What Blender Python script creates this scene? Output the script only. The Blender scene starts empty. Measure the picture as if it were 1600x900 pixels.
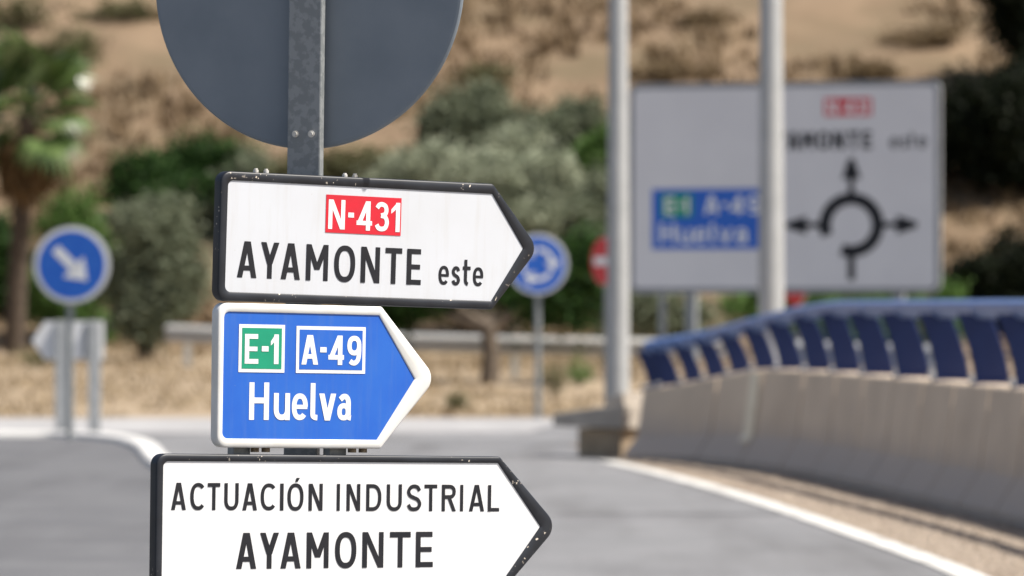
import bpy, bmesh, math, random
from mathutils import Vector, Matrix

# ------------------------------------------------------------------ camera, sky, sun, exposure
sc = bpy.context.scene
C = sc.collection
R = math.radians
CAM_H = 1.55
cam = bpy.data.cameras.new('camera'); cam_o = bpy.data.objects.new('camera', cam); C.objects.link(cam_o)
cam.sensor_width = 36.0; cam.lens = 200.0; cam.clip_start = 0.5; cam.clip_end = 6000
cam_o.location = (0, 0, CAM_H)
cam_o.rotation_euler = (R(90) + math.atan(30 / 8889), 0, 0)
cam.dof.use_dof = True; cam.dof.focus_distance = 15.4; cam.dof.aperture_fstop = 4.9; cam.dof.aperture_blades = 0
sc.camera = cam_o

SUN_EL, SUN_PHI = R(57), R(16)          # the sun stands to the right, a little on the camera's side
sun_dir = Vector((math.cos(SUN_PHI) * math.cos(SUN_EL), -math.sin(SUN_PHI) * math.cos(SUN_EL), math.sin(SUN_EL)))
world = bpy.data.worlds.new('World'); sc.world = world; world.use_nodes = True
wn = world.node_tree.nodes; wl = world.node_tree.links
bg = wn.get('Background') or wn.new('ShaderNodeBackground')
sky = wn.new('ShaderNodeTexSky'); sky.sky_type = 'NISHITA'; sky.sun_disc = False
sky.sun_elevation = SUN_EL; sky.sun_rotation = R(90) + SUN_PHI
sky.air_density = 1.0; sky.dust_density = 3.5
wl.new(sky.outputs[0], bg.inputs[0]); bg.inputs[1].default_value = 0.085
sun = bpy.data.lights.new('sun', 'SUN'); sun.energy = 5.0; sun.angle = R(0.5); sun.color = (1.0, 0.95, 0.87)
sun_o = bpy.data.objects.new('sun', sun); C.objects.link(sun_o)
sun_o.rotation_euler = sun_dir.to_track_quat('Z', 'Y').to_euler(); sun_o.location = (30, -5, 40)
sc.view_settings.view_transform = 'Standard'; sc.view_settings.look = 'None'
sc.view_settings.gamma = 1.0; sc.view_settings.exposure = 0.62
sc.render.engine = 'CYCLES'; sc.cycles.use_denoising = True
sc.cycles.max_bounces = 6

# ------------------------------------------------------------------ helpers
def at(px, py, d):
    """world point seen at photo position px, py when it stands d metres away"""
    return Vector(((px - 800) / 8889 * d, d, CAM_H + (480 - py) / 8889 * d))

def mat(name, col, rough=0.6, metal=0.0, col2=None, scale=6.0, detail=4.0, lo=0.35, hi=0.65, bump=0.0, bscale=40.0,
        spec=0.5, island=False, trans=0.0, coords='Object'):
    m = bpy.data.materials.new(name); m.use_nodes = True
    nt = m.node_tree; n = nt.nodes; l = nt.links
    b = n['Principled BSDF']
    b.inputs['Base Color'].default_value = (*col, 1); b.inputs['Roughness'].default_value = rough
    b.inputs['Metallic'].default_value = metal; b.inputs['Specular IOR Level'].default_value = spec
    if col2 is not None:
        rp = n.new('ShaderNodeValToRGB'); rp.color_ramp.elements[0].position = lo; rp.color_ramp.elements[1].position = hi
        rp.color_ramp.elements[0].color = (*col, 1); rp.color_ramp.elements[1].color = (*col2, 1)
        if island:
            g = n.new('ShaderNodeNewGeometry'); l.new(g.outputs['Random Per Island'], rp.inputs[0])
        else:
            tc = n.new('ShaderNodeTexCoord'); nz = n.new('ShaderNodeTexNoise')
            nz.inputs['Scale'].default_value = scale; nz.inputs['Detail'].default_value = detail
            l.new(tc.outputs[coords], nz.inputs['Vector']); l.new(nz.outputs['Fac'], rp.inputs[0])
        l.new(rp.outputs[0], b.inputs['Base Color'])
    if bump:
        tc = n.new('ShaderNodeTexCoord'); nz = n.new('ShaderNodeTexNoise'); nz.inputs['Scale'].default_value = bscale
        nz.inputs['Detail'].default_value = 6
        bp = n.new('ShaderNodeBump'); bp.inputs['Strength'].default_value = bump; bp.inputs['Distance'].default_value = 0.02
        l.new(tc.outputs[coords], nz.inputs['Vector']); l.new(nz.outputs['Fac'], bp.inputs['Height'])
        l.new(bp.outputs[0], b.inputs['Normal'])
    if trans:
        tr = n.new('ShaderNodeBsdfTranslucent'); mx = n.new('ShaderNodeMixShader'); mx.inputs[0].default_value = trans
        if col2 is not None: l.new(rp.outputs[0], tr.inputs['Color'])
        else: tr.inputs['Color'].default_value = (*col, 1)
        l.new(b.outputs[0], mx.inputs[1]); l.new(tr.outputs[0], mx.inputs[2])
        l.new(mx.outputs[0], n['Material Output'].inputs[0])
    return m

def chipped(name, col, chip, thr=0.70, scale=55.0, rough=0.45, dust=None):
    """paint with small chips and a dusty film"""
    m = mat(name, col, rough)
    nt = m.node_tree; n = nt.nodes; l = nt.links; b = n['Principled BSDF']
    tc = n.new('ShaderNodeTexCoord')
    nz = n.new('ShaderNodeTexNoise'); nz.inputs['Scale'].default_value = scale; nz.inputs['Detail'].default_value = 3
    l.new(tc.outputs['Object'], nz.inputs['Vector'])
    rp = n.new('ShaderNodeValToRGB'); rp.color_ramp.elements[0].position = thr; rp.color_ramp.elements[1].position = thr + 0.02
    l.new(nz.outputs['Fac'], rp.inputs[0])
    n2 = n.new('ShaderNodeTexNoise'); n2.inputs['Scale'].default_value = 9; n2.inputs['Detail'].default_value = 5
    l.new(tc.outputs['Object'], n2.inputs['Vector'])
    r2 = n.new('ShaderNodeValToRGB'); r2.color_ramp.elements[0].position = 0.35; r2.color_ramp.elements[1].position = 0.75
    r2.color_ramp.elements[0].color = (*col, 1); r2.color_ramp.elements[1].color = (*(dust or tuple(c * 1.25 for c in col)), 1)
    l.new(n2.outputs['Fac'], r2.inputs[0])
    n3 = n.new('ShaderNodeTexNoise'); n3.inputs['Scale'].default_value = 7; n3.inputs['Detail'].default_value = 2; l.new(tc.outputs['Object'], n3.inputs['Vector'])
    r3 = n.new('ShaderNodeValToRGB'); r3.color_ramp.elements[0].position = .50; r3.color_ramp.elements[1].position = .60; l.new(n3.outputs['Fac'], r3.inputs[0])
    mu = n.new('ShaderNodeMath'); mu.operation = 'MULTIPLY'; l.new(rp.outputs[0], mu.inputs[0]); l.new(r3.outputs[0], mu.inputs[1])
    mx = n.new('ShaderNodeMixRGB'); l.new(mu.outputs[0], mx.inputs[0]); l.new(r2.outputs[0], mx.inputs[1])
    mx.inputs[2].default_value = (*chip, 1); l.new(mx.outputs[0], b.inputs['Base Color'])
    return m

def link(o, parent=None):
    C.objects.link(o)
    if parent is not None: o.parent = parent
    return o

def tag(o, label=None, cat=None, group=None, kind=None):
    if label: o['label'] = label
    if cat: o['category'] = cat
    if group: o['group'] = group
    if kind: o['kind'] = kind
    return o

def empty(name, loc, rot=(0, 0, 0)):
    o = bpy.data.objects.new(name, None); o.empty_display_size = 0.1
    o.location = loc; o.rotation_euler = rot
    return link(o)

class MB:
    def __init__(s): s.v = []; s.f = []; s.sm = []
    def add(s, vs, fs, smooth=False):
        k = len(s.v); s.v += [tuple(v) for v in vs]; s.f += [tuple(i + k for i in f) for f in fs]; s.sm += [smooth] * len(fs)
        return s
    def box(s, x0, x1, y0, y1, z0, z1):
        v = [(x, y, z) for z in (z0, z1) for y in (y0, y1) for x in (x0, x1)]
        return s.add(v, [(0, 2, 3, 1), (4, 5, 7, 6), (0, 1, 5, 4), (2, 6, 7, 3), (0, 4, 6, 2), (1, 3, 7, 5)])
    def tube(s, pts, rad, n=12, cap=True):
        pts = [Vector(p) for p in pts]
        if not isinstance(rad, (list, tuple)): rad = [rad] * len(pts)
        vs = []; fs = []
        for i, p in enumerate(pts):
            t = (pts[min(i + 1, len(pts) - 1)] - pts[max(i - 1, 0)]).normalized()
            u = t.cross(Vector((0, 1, 0)) if abs(t.y) < 0.9 else Vector((1, 0, 0))).normalized(); w = t.cross(u)
            for k in range(n):
                a = 2 * math.pi * k / n; vs.append(p + (u * math.cos(a) + w * math.sin(a)) * rad[i])
        for i in range(len(pts) - 1):
            for k in range(n):
                fs.append((i * n + k, i * n + (k + 1) % n, (i + 1) * n + (k + 1) % n, (i + 1) * n + k))
        s.add(vs, fs, True)
        if cap:
            s.add(vs[:n], [tuple(range(n))]); s.add(vs[-n:], [tuple(reversed(range(n)))])
        return s
    def build(s, name, m, parent=None, bevel=0):
        me = bpy.data.meshes.new(name); me.from_pydata(s.v, [], s.f)
        me.polygons.foreach_set('use_smooth', s.sm); me.materials.append(m)
        bm = bmesh.new(); bm.from_mesh(me); bmesh.ops.recalc_face_normals(bm, faces=bm.faces); bm.to_mesh(me); bm.free()
        me.update()
        o = bpy.data.objects.new(name, me); link(o, parent)
        if bevel:
            md = o.modifiers.new('bevel', 'BEVEL'); md.width = bevel; md.segments = 2; md.limit_method = 'ANGLE'
        return o

def raw(name, vs, fs, m, parent=None, smooth=False):
    me = bpy.data.meshes.new(name); me.from_pydata(vs, [], fs); me.materials.append(m)
    if smooth: me.polygons.foreach_set('use_smooth', [True] * len(fs))
    me.update(); o = bpy.data.objects.new(name, me); return link(o, parent)

def catmull(pts, n=8, closed=False):
    out = []; P = [Vector(p) for p in pts]; m = len(P)
    rng = range(m) if closed else range(m - 1)
    for i in rng:
        if closed: a, b, c, d = P[(i - 1) % m], P[i], P[(i + 1) % m], P[(i + 2) % m]
        else:
            b, c = P[i], P[i + 1]; a = P[i - 1] if i > 0 else b * 2 - c; d = P[i + 2] if i + 2 < m else c * 2 - b
        for k in range(n):
            t = k / n
            out.append(0.5 * ((2 * b) + (c - a) * t + (2 * a - 5 * b + 4 * c - d) * t * t + (3 * b - a - 3 * c + d) * t ** 3))
    if not closed: out.append(P[-1])
    return out

def strip(path, o0, o1, z):
    """flat ribbon along a ground path between two sideways offsets"""
    vs = []
    for i, p in enumerate(path):
        t = (path[min(i + 1, len(path) - 1)] - path[max(i - 1, 0)]).normalized(); nn = Vector((-t.y, t.x))
        for o in (o0, o1): vs.append((p.x + nn.x * o, p.y + nn.y * o, z))
    return vs, [(2 * i, 2 * i + 1, 2 * i + 3, 2 * i + 2) for i in range(len(path) - 1)]

def sweep(path, prof, closed=True, zs=None, hs=None):
    """section prof of (sideways, up) along a ground path; hs scales the height at each point"""
    vs = []; fs = []; m = len(prof)
    for i, p in enumerate(path):
        t = (path[min(i + 1, len(path) - 1)] - path[max(i - 1, 0)]).normalized(); nn = Vector((-t.y, t.x))
        for (a, z) in prof:
            vs.append((p.x + nn.x * a, p.y + nn.y * a, z * (hs[i] if hs else 1) + (zs[i] if zs else 0)))
    for i in range(len(path) - 1):
        for k in range(m if closed else m - 1):
            fs.append((i * m + k, i * m + (k + 1) % m, (i + 1) * m + (k + 1) % m, (i + 1) * m + k))
    if closed: fs += [tuple(range(m)), tuple(range((len(path) - 1) * m, len(path) * m))]
    return vs, fs

# ------------------------------------------------------------------ materials
M = {}
M['white'] = mat('white_sheeting', (0.72, 0.725, 0.735), 0.38, col2=(0.69, 0.69, 0.69), scale=5, lo=0.4, hi=0.8)
M['white_old'] = mat('weathered_white_sheeting', (0.59, 0.61, 0.645), 0.38, col2=(0.56, 0.575, 0.60), scale=5, lo=0.4, hi=0.8)
M['blue'] = mat('blue_sheeting', (0.012, 0.105, 0.50), 0.38, col2=(0.018, 0.125, 0.52), scale=7)
M['blackprint'] = mat('black_print', (0.011, 0.012, 0.016), 0.5, col2=(0.018, 0.018, 0.022), scale=14, spec=.3)
def weather(m, amt, tint):
    """rain streaks and road dust on sign sheeting"""
    nt = m.node_tree; n = nt.nodes; l = nt.links; b = n['Principled BSDF']; src = b.inputs['Base Color'].links[0].from_socket
    tc = n.new('ShaderNodeTexCoord'); mp = n.new('ShaderNodeMapping'); mp.inputs['Scale'].default_value = (26, 1, 2.2)
    nz = n.new('ShaderNodeTexNoise'); nz.inputs['Scale'].default_value = 1.6; nz.inputs['Detail'].default_value = 7; nz.inputs['Roughness'].default_value = .65
    rp = n.new('ShaderNodeValToRGB'); rp.color_ramp.elements[0].position = .5; rp.color_ramp.elements[1].position = .8
    rp.color_ramp.elements[1].color = (amt, amt, amt, 1)
    mx = n.new('ShaderNodeMixRGB'); mx.inputs[2].default_value = (*tint, 1)
    l.new(tc.outputs['Object'], mp.inputs[0]); l.new(mp.outputs[0], nz.inputs['Vector']); l.new(nz.outputs['Fac'], rp.inputs[0])
    n2 = n.new('ShaderNodeTexNoise'); n2.inputs['Scale'].default_value = 95; n2.inputs['Detail'].default_value = 2; l.new(tc.outputs['Object'], n2.inputs['Vector'])
    r2 = n.new('ShaderNodeValToRGB'); r2.color_ramp.elements[0].position = .755; r2.color_ramp.elements[1].position = .80; l.new(n2.outputs['Fac'], r2.inputs[0])
    ad = n.new('ShaderNodeMath'); ad.operation = 'MAXIMUM'; l.new(rp.outputs[0], ad.inputs[0]); l.new(r2.outputs[0], ad.inputs[1])
    l.new(ad.outputs[0], mx.inputs[0]); l.new(src, mx.inputs[1]); l.new(mx.outputs[0], b.inputs['Base Color'])
weather(M['white'], .3, (.56, .53, .48)); weather(M['white_old'], .35, (.48, .46, .43)); weather(M['blue'], .3, (.10, .18, .42))
M['red'] = mat('red_sheeting', (0.62, 0.012, 0.03), 0.4, col2=(0.55, 0.015, 0.03), scale=20)
M['green'] = mat('green_sheeting', (0.004, 0.26, 0.145), 0.4, col2=(0.006, 0.29, 0.16), scale=20)
M['whiteprint'] = mat('white_print', (0.80, 0.80, 0.80), 0.4, col2=(0.76, 0.76, 0.74), scale=15)
M['blackrim'] = chipped('black_painted_rim', (0.008, 0.0095, 0.014), (0.66, 0.58, 0.48), 0.655, 90, 0.42, dust=(0.022, 0.026, 0.034))
M['whiterim'] = chipped('white_painted_rim', (0.74, 0.74, 0.72), (0.42, 0.33, 0.22), 0.745, 45, 0.42, dust=(0.64, 0.62, 0.57))
M['galv'] = mat('galvanised_spangle', (0.205, 0.22, 0.225), 0.5, 0.15, col2=(0.265, 0.28, 0.285), scale=46, detail=4.5, lo=0.46, hi=0.56)
M['galvpale'] = mat('pale_galvanised', (0.40, 0.41, 0.41), 0.45, 0.3, col2=(0.50, 0.51, 0.51), scale=12)
M['discback'] = mat('grey_sign_back', (0.165, 0.195, 0.225), 0.6, col2=(0.195, 0.225, 0.255), scale=6, bump=0.03, bscale=300)
M['bolt'] = mat('zinc_bolt', (0.72, 0.71, 0.68), 0.4, 0.3, col2=(0.55, 0.52, 0.46), scale=60)
M['rustbolt'] = mat('rusty_bolt', (0.10, 0.065, 0.035), 0.7, 0.2, col2=(0.22, 0.17, 0.11), scale=90)

# ------------------------------------------------------------------ ground, road, markings, hill
rnd = random.Random(4)
M['asphalt'] = mat('pale_asphalt', (0.146, 0.147, 0.152), 0.85, col2=(0.186, 0.186, 0.191), scale=0.8, detail=10, lo=0.3, hi=0.7, bump=0.35, bscale=60)
M['asphaltdark'] = mat('dark_asphalt', (0.092, 0.093, 0.099), 0.85, col2=(0.116, 0.117, 0.122), scale=1.1, detail=10, bump=0.35, bscale=60)
M['glareroad'] = mat('painted_glare_band', (0.34, 0.335, 0.335), 0.8, col2=(0.26, 0.255, 0.255), scale=0.9, detail=8, bump=0.2, bscale=40)  # paler than the road: grazing glare on the far asphalt put into the colour
M['paint'] = mat('road_paint', (0.62, 0.61, 0.58), 0.7, col2=(0.46, 0.45, 0.42), scale=5, detail=8, lo=0.45, hi=0.75)
M['gravel'] = mat('sandy_gravel', (0.21, 0.165, 0.125), 0.95, col2=(0.30, 0.245, 0.19), scale=5, detail=12, bump=0.6, bscale=30)
M['earth'] = mat('dry_earth', (0.26, 0.19, 0.12), 0.95, col2=(0.34, 0.26, 0.16), scale=0.3, detail=8)
M['seam'] = mat('tar_seam', (0.05, 0.05, 0.05), 0.7, col2=(0.08, 0.08, 0.08), scale=10)

edge = catmull([(.55, 64), (.80, 59.5), (.95, 57.2), (1.34, 53.2), (1.77, 48.1), (2.09, 43.3), (2.33, 39.0), (2.52, 35.4), (2.62, 33.0), (2.75, 28), (2.8, 20), (2.75, 8), (2.6, -15)], 8)
edge = [Vector((p[0], p[1])) for p in edge]
bar = catmull([(1.13, 58.0), (1.55, 57.25), (1.93, 56.0), (2.55, 52.8), (2.92, 48.9), (3.21, 45.1), (3.57, 40.3), (3.85, 35.5), (4.05, 30.0), (4.15, 24)], 8)
bar = [Vector((p[0], p[1])) for p in bar]

def patchy(m, tint, amt, sc3, lo=.48, hi=.7):
    """worn tracks, stains and mended patches with a shape of their own"""
    nt = m.node_tree; n = nt.nodes; l = nt.links; b = n['Principled BSDF']; src = b.inputs['Base Color'].links[0].from_socket
    tc = n.new('ShaderNodeTexCoord'); mp = n.new('ShaderNodeMapping'); mp.inputs['Scale'].default_value = sc3
    nz = n.new('ShaderNodeTexNoise'); nz.inputs['Scale'].default_value = 1; nz.inputs['Detail'].default_value = 6
    rp = n.new('ShaderNodeValToRGB'); rp.color_ramp.elements[0].position = lo; rp.color_ramp.elements[1].position = hi; rp.color_ramp.elements[1].color = (amt, amt, amt, 1)
    mx = n.new('ShaderNodeMixRGB'); mx.inputs[2].default_value = (*tint, 1)
    l.new(tc.outputs['Object'], mp.inputs[0]); l.new(mp.outputs[0], nz.inputs['Vector']); l.new(nz.outputs['Fac'], rp.inputs[0])
    l.new(rp.outputs[0], mx.inputs[0]); l.new(src, mx.inputs[1]); l.new(mx.outputs[0], b.inputs['Base Color'])
patchy(M['asphalt'], (.085, .083, .083), .6, (1.5, .13, 1)); patchy(M['asphaltdark'], (.06, .06, .064), .6, (1.3, .13, 1))
patchy(M['paint'], (.26, .25, .24), .7, (3, 2, 1), .5, .7); patchy(M['gravel'], (.15, .11, .08), .6, (1.2, .4, 1))
g = raw('ground', [(-3000, -3000, -.04), (3000, -3000, -.04), (3000, 3000, -.04), (-3000, 3000, -.04)], [(0, 1, 2, 3)], M['earth'])
tag(g, 'dry bare earth stretching away around the road', kind='structure')
road = raw('road', [(-60, -40, 0), (30, -40, 0), (30, 79.6, 0), (-60, 79.6, 0)], [(0, 1, 2, 3)], M['asphalt'])
tag(road, 'pale grey asphalt road leading to the roundabout', kind='structure')
# shoulder right of the edge line
sv = []
for p in edge: sv += [(p.x + .10, p.y, .004), (30, p.y, .004)]
sh = raw('gravel_shoulder', sv, [(2 * i, 2 * i + 1, 2 * i + 3, 2 * i + 2) for i in range(len(edge) - 1)], M['gravel'])
tag(sh, 'sandy gravel shoulder between white line and concrete barrier', kind='structure')
vs, fs = strip([p for p in edge if p.y < 57.4], -.09, .09, .009)
raw('edge_line', vs, fs, M['paint'], road)
left = [Vector((p[0], p[1])) for p in catmull([(-16, 68.2), (-9, 68.1), (-6.1, 67.9), (-5.35, 67.6), (-4.7, 66.0), (-4.15, 62.4), (-3.6, 56.2), (-2.75, 48), (-2.2, 41), (-1.7, 33), (-1.3, 24), (-1.2, 8), (-1.2, -20)], 8)]
dv = []
for p in left: dv += [(p.x, p.y, .004), (-60, p.y - .001, .004)]
dk = raw('dark_lane', dv, [(2 * i, 2 * i + 1, 2 * i + 3, 2 * i + 2) for i in range(len(left) - 1)], M['asphaltdark'])
tag(dk, 'darker asphalt lane left of the curved white line', kind='structure')
near = [p for p in left if p.y < 47]; far = [p for p in left if p.y > 46.5]
vs, fs = strip(near, -.08, .08, .009)
raw('lane_line', vs, fs, M['paint'], road)
kb = MB(); vs, fs = sweep(far, [(-.02, 0), (0, .05), (.03, .068), (.22, .07), (.22, 0)])
M['kerb'] = mat('white_kerb', (.60, .59, .57), .8, col2=(.48, .47, .45), scale=3, detail=8, lo=.45, hi=.75)
tag(kb.add(vs, fs).build('kerb', M['kerb']), 'curved white kerb at the foot of the blue arrow sign', kind='structure')
rb = raw('roundabout_lane', [(-60, 70.2, .004), (.2, 70.2, .004), (.9, 79.5, .004), (-60, 79.5, .004)], [(0, 1, 2, 3)], M['glareroad'])
tag(rb, 'lane of the roundabout, far glare painted into its colour, in front of the dry verge', kind='structure')
vs, fs = strip([Vector((x, 42.4 + .12 * math.sin(x * 1.3))) for x in [-1 + .25 * i for i in range(13)]], -.05, .05, .008)
raw('tar_seam', vs, fs, M['seam'], road)
vs, fs = strip([Vector((x, 64.5 + .2 * math.sin(x))) for x in [-3 + .5 * i for i in range(9)]], -.07, .07, .008)
raw('tar_seam', vs, fs, M['seam'], road)

def hnoise(x, y):
    return (math.sin(x * .37 + 1.3) * math.cos(y * .29) + .6 * math.sin(x * .83 + y * .61) + .4 * math.sin(x * 1.9 - y * 1.3) + .25 * math.sin(x * 3.7 + y * 2.9))
def terrain(x, y):
    if y < 80: return 0.0
    if y < 95: z = .48 * (y - 80) / 15
    elif y < 112: z = .48 + .25 * (y - 95) / 17
    elif y < 190: z = .73 + .33 * (y - 112)
    else: z = .73 + .33 * 78 + .06 * (y - 190)
    k = min(1, max(0, (y - 80) / 6)); k2 = min(1, max(0, (y - 112) / 10))
    return z + .03 * k * hnoise(x * 2, y * 2) + .12 * k2 * hnoise(x * .5, y * .7)
xs = [-170 + 4 * i for i in range(35)] + [-32 + .6 * i for i in range(107)] + [34 + 4 * i for i in range(35)]
ys = [110.1 + .6 * i for i in range(80)] + [160 + 6 * i for i in range(25)]
yv = [79.5 + .6 * i for i in range(52)]
hv = [(x, y, terrain(x, y)) for y in ys for x in xs]; w = len(xs)
hf = [(j * w + i, j * w + i + 1, (j + 1) * w + i + 1, (j + 1) * w + i) for j in range(len(ys) - 1) for i in range(w - 1)]
M['hill'] = mat('dry_hill_grass', (0.132, 0.088, 0.050), 0.95, col2=(0.20, 0.139, 0.084), scale=0.5, detail=9, lo=0.36, hi=0.66, bump=0.9, bscale=5)
hn = M['hill'].node_tree; b_ = hn.nodes['Principled BSDF']
tc = hn.nodes.new('ShaderNodeTexCoord'); nz = hn.nodes.new('ShaderNodeTexNoise'); nz.inputs['Scale'].default_value = .3; nz.inputs['Detail'].default_value = 7; nz.inputs['Roughness'].default_value = .65
rp = hn.nodes.new('ShaderNodeValToRGB'); rp.color_ramp.elements[0].position = .46; rp.color_ramp.elements[1].position = .66
mx = hn.nodes.new('ShaderNodeMixRGB'); src = b_.inputs['Base Color'].links[0].from_socket
hn.links.new(tc.outputs['Object'], nz.inputs['Vector']); hn.links.new(nz.outputs['Fac'], rp.inputs[0]); hn.links.new(rp.outputs[0], mx.inputs[0])
hn.links.new(src, mx.inputs[1]); mx.inputs[2].default_value = (.118, .086, .046, 1); hn.links.new(mx.outputs[0], b_.inputs['Base Color'])
hill = raw('hill', hv, hf, M['hill'], smooth=True)
tag(hill, 'dry grassy hillside rising behind the roundabout', kind='structure')
M['verge'] = mat('straw_verge', (0.22, 0.165, 0.105), 0.95, col2=(0.31, 0.24, 0.16), scale=0.9, detail=9, lo=.35, hi=.65, bump=.6, bscale=8)
vg = raw('verge', [(x, y, terrain(x, y)) for y in yv for x in xs], [(j * w + i, j * w + i + 1, (j + 1) * w + i + 1, (j + 1) * w + i) for j in range(len(yv) - 1) for i in range(w - 1)], M['verge'], smooth=True)
tag(vg, 'flat straw coloured verge between roundabout and hillside', kind='structure')

# ------------------------------------------------------------------ vegetation builders
def leaf_cloud(rn, blobs, n, size, aspect=.45):
    """leaf-sized quads gathered in clumps through the volume of a few ellipsoids"""
    vs = []; fs = []
    tot = sum(b[3] * b[4] * b[5] for b in blobs)
    for (cx, cy, cz, rx, ry, rz) in blobs:
        m = max(1, int(n * rx * ry * rz / tot / 14))
        lob = [(Vector((rn.gauss(0, 1), rn.gauss(0, 1), rn.gauss(.2, .8))).normalized(), rn.uniform(.25, .6)) for _ in range(9)]
        for _ in range(m):
            d = Vector((rn.gauss(0, 1), rn.gauss(0, 1), rn.gauss(0, 1))).normalized() * (rn.random() ** .42) * rn.uniform(.85, 1.1)
            dn = d.normalized(); d *= .74 + max(a * max(0, dn.dot(q)) ** 7 for q, a in lob)
            c = Vector((cx + d.x * rx, cy + d.y * ry, cz + d.z * rz)); sp = size * rn.uniform(1.2, 2.4)
            for _ in range(14):
                p = c + Vector((rn.gauss(0, sp * .5), rn.gauss(0, sp * .5), rn.gauss(0, sp * .42)))
                u = Vector((rn.gauss(0, 1), rn.gauss(0, 1), rn.gauss(.3, .8))).normalized()
                q = u.cross(Vector((rn.gauss(0, 1), rn.gauss(0, 1), rn.gauss(0, 1)))).normalized()
                L = size * rn.uniform(.6, 1.2); W = L * aspect; k = len(vs)
                vs += [p - u * L * .5, p + q * W * .5, p + u * L * .5, p - q * W * .5]; fs.append((k, k + 1, k + 2, k + 3))
    return [tuple(v) for v in vs], fs

def foliage(name, c1, c2): return mat(name, c1, .6, col2=c2, island=True, lo=0.0, hi=1.0, trans=.2, spec=.12)
F_OLIVE = foliage('olive_leaves', (.09, .11, .065), (.22, .245, .165))
F_SAGE = foliage('sage_leaves', (.20, .225, .15), (.36, .385, .28))
F_DARK = foliage('dark_green_leaves', (.012, .032, .008), (.055, .115, .028))
F_GREEN = foliage('green_leaves', (.045, .095, .02), (.12, .21, .055))
F_BLACK = foliage('evergreen_needles', (.004, .007, .003), (.014, .019, .008))
F_SCRUB = foliage('scrub_leaves', (.07, .075, .035), (.16, .15, .075))
BARK = mat('bark', (.07, .05, .035), .9, col2=(.14, .11, .08), scale=9, bump=.8, bscale=18)

def slope_at(px, py):
    d = 112.0
    for _ in range(400):                     # walk up the slope to the place seen there
        p = at(px, py, d)
        if terrain(p.x, d) >= p.z: break
        d += .1
    return d

def tree(name, label, cat, px, d, blobs_px, n, size, fm, seed, trunk_r=.12, group=None, trunk_px=None):
    """blobs_px: (px, py, half width px, half height px, depth offset m); stands on the terrain at distance d"""
    rn = random.Random(seed); k = d / 8889
    x = (px - 800) * k; z0 = terrain(x, d)
    root = empty(name, (x, d, z0)); tag(root, label, cat, group)
    bl = []
    for (bx, by, hw, hh, dy) in blobs_px:
        p = at(bx, by, d); bl.append((p.x - x, dy, p.z - z0, hw * k, max(hw, hh) * k * .85, hh * k))
    vs, fs = leaf_cloud(rn, bl, n * 2, size * 1.15)
    raw('crown', vs, fs, fm, root)
    mb = MB(); top = max(b[2] for b in bl); low = min(b[2] - b[5] for b in bl)
    fork = max(.25, min(low + .3, top * .5))
    mb.tube([(0, 0, -.15), (.03, 0, fork * .5), (-.02, .02, fork)], [trunk_r * 1.3, trunk_r, trunk_r * .85], 9)
    for b in bl:
        mb.tube([(-.02, .02, fork * .96), ((b[0]) * .5, b[1] * .5, fork + (b[2] - fork) * .55), (b[0], b[1], b[2] + b[5] * .2)], [trunk_r * .7, trunk_r * .42, trunk_r * .15], 7)
        for _ in range(4):
            e = Vector((b[0] + rn.uniform(-.7, .7) * b[3], b[1] + rn.uniform(-.7, .7) * b[4], b[2] + rn.uniform(-.2, .8) * b[5]))
            mb.tube([(b[0] * .6, b[1] * .6, fork + (b[2] - fork) * .6), tuple(e)], [trunk_r * .3, trunk_r * .08], 5)
    mb.build('trunk', BARK, root)
    return root

# trees and bushes at the foot of the hill
tree('olive_tree', 'grey green olive tree standing right of the palm, behind the blue arrow sign', 'tree', 225, 103,
     [(235, 370, 62, 62, 0), (205, 440, 48, 60, .2), (275, 440, 48, 80, .1), (230, 495, 52, 55, -.2), (255, 335, 45, 32, .3)], 9000, .12, F_OLIVE, 11, .13)
tree('evergreen_bush', 'dark green bushy tree above the olive tree, left of the grey disc', 'tree', 280, slope_at(280, 350),
     [(230, 275, 52, 42, 0), (300, 255, 55, 46, .4), (365, 255, 42, 40, 0), (300, 305, 90, 40, -.3), (190, 300, 30, 40, 0)], 9000, .13, F_DARK, 12, .14)
tree('green_bush', 'mid green bush between palm trunk and olive tree', 'bush', 120, 112,
     [(110, 350, 50, 60, 0), (140, 420, 60, 70, .2), (85, 450, 50, 75, 0), (120, 510, 70, 40, 0)], 6500, .12, F_GREEN, 13, .09)
tree('green_bush', 'dark bush at the left picture edge behind the palm trunk', 'bush', -20, 114,
     [(-20, 400, 60, 90, 0), (20, 470, 50, 70, .2), (-60, 480, 60, 60, 0)], 5500, .13, F_DARK, 33, .09)
tree('sage_tree', 'pale silvery tree above the tip of the upper arrow sign', 'tree', 800, 112,
     [(780, 290, 75, 45, 0), (850, 300, 65, 48, .3), (720, 285, 45, 32, 0), (815, 345, 85, 42, -.2), (900, 330, 45, 42, .2), (770, 262, 45, 22, .2), (860, 268, 40, 26, 0)], 12000, .13, F_SAGE, 14, .15)
tree('shade_tree', 'dark leafy tree with a bare trunk behind the far guardrail', 'tree', 765, 90.3,
     [(640, 440, 80, 75, .5), (720, 440, 70, 70, .8), (850, 460, 80, 55, .6), (910, 430, 45, 80, .6), (590, 470, 60, 60, .6), (790, 420, 60, 60, 1.2)], 13000, .13, F_DARK, 15, .14)
tree('olive_tree', 'grey green olive tree on the slope right of the grey disc', 'tree', 715, slope_at(715, 262),
     [(700, 200, 48, 48, 0), (752, 175, 42, 48, .2), (735, 225, 60, 35, 0)], 5500, .15, F_OLIVE, 16, .12)
tree('olive_tree', 'grey green olive tree on the slope just left of the thinner lamp post', 'tree', 885, slope_at(885, 285),
     [(850, 210, 48, 36, 0), (905, 200, 46, 42, .2), (890, 250, 50, 32, 0)], 5500, .14, F_OLIVE, 17, .12)
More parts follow.
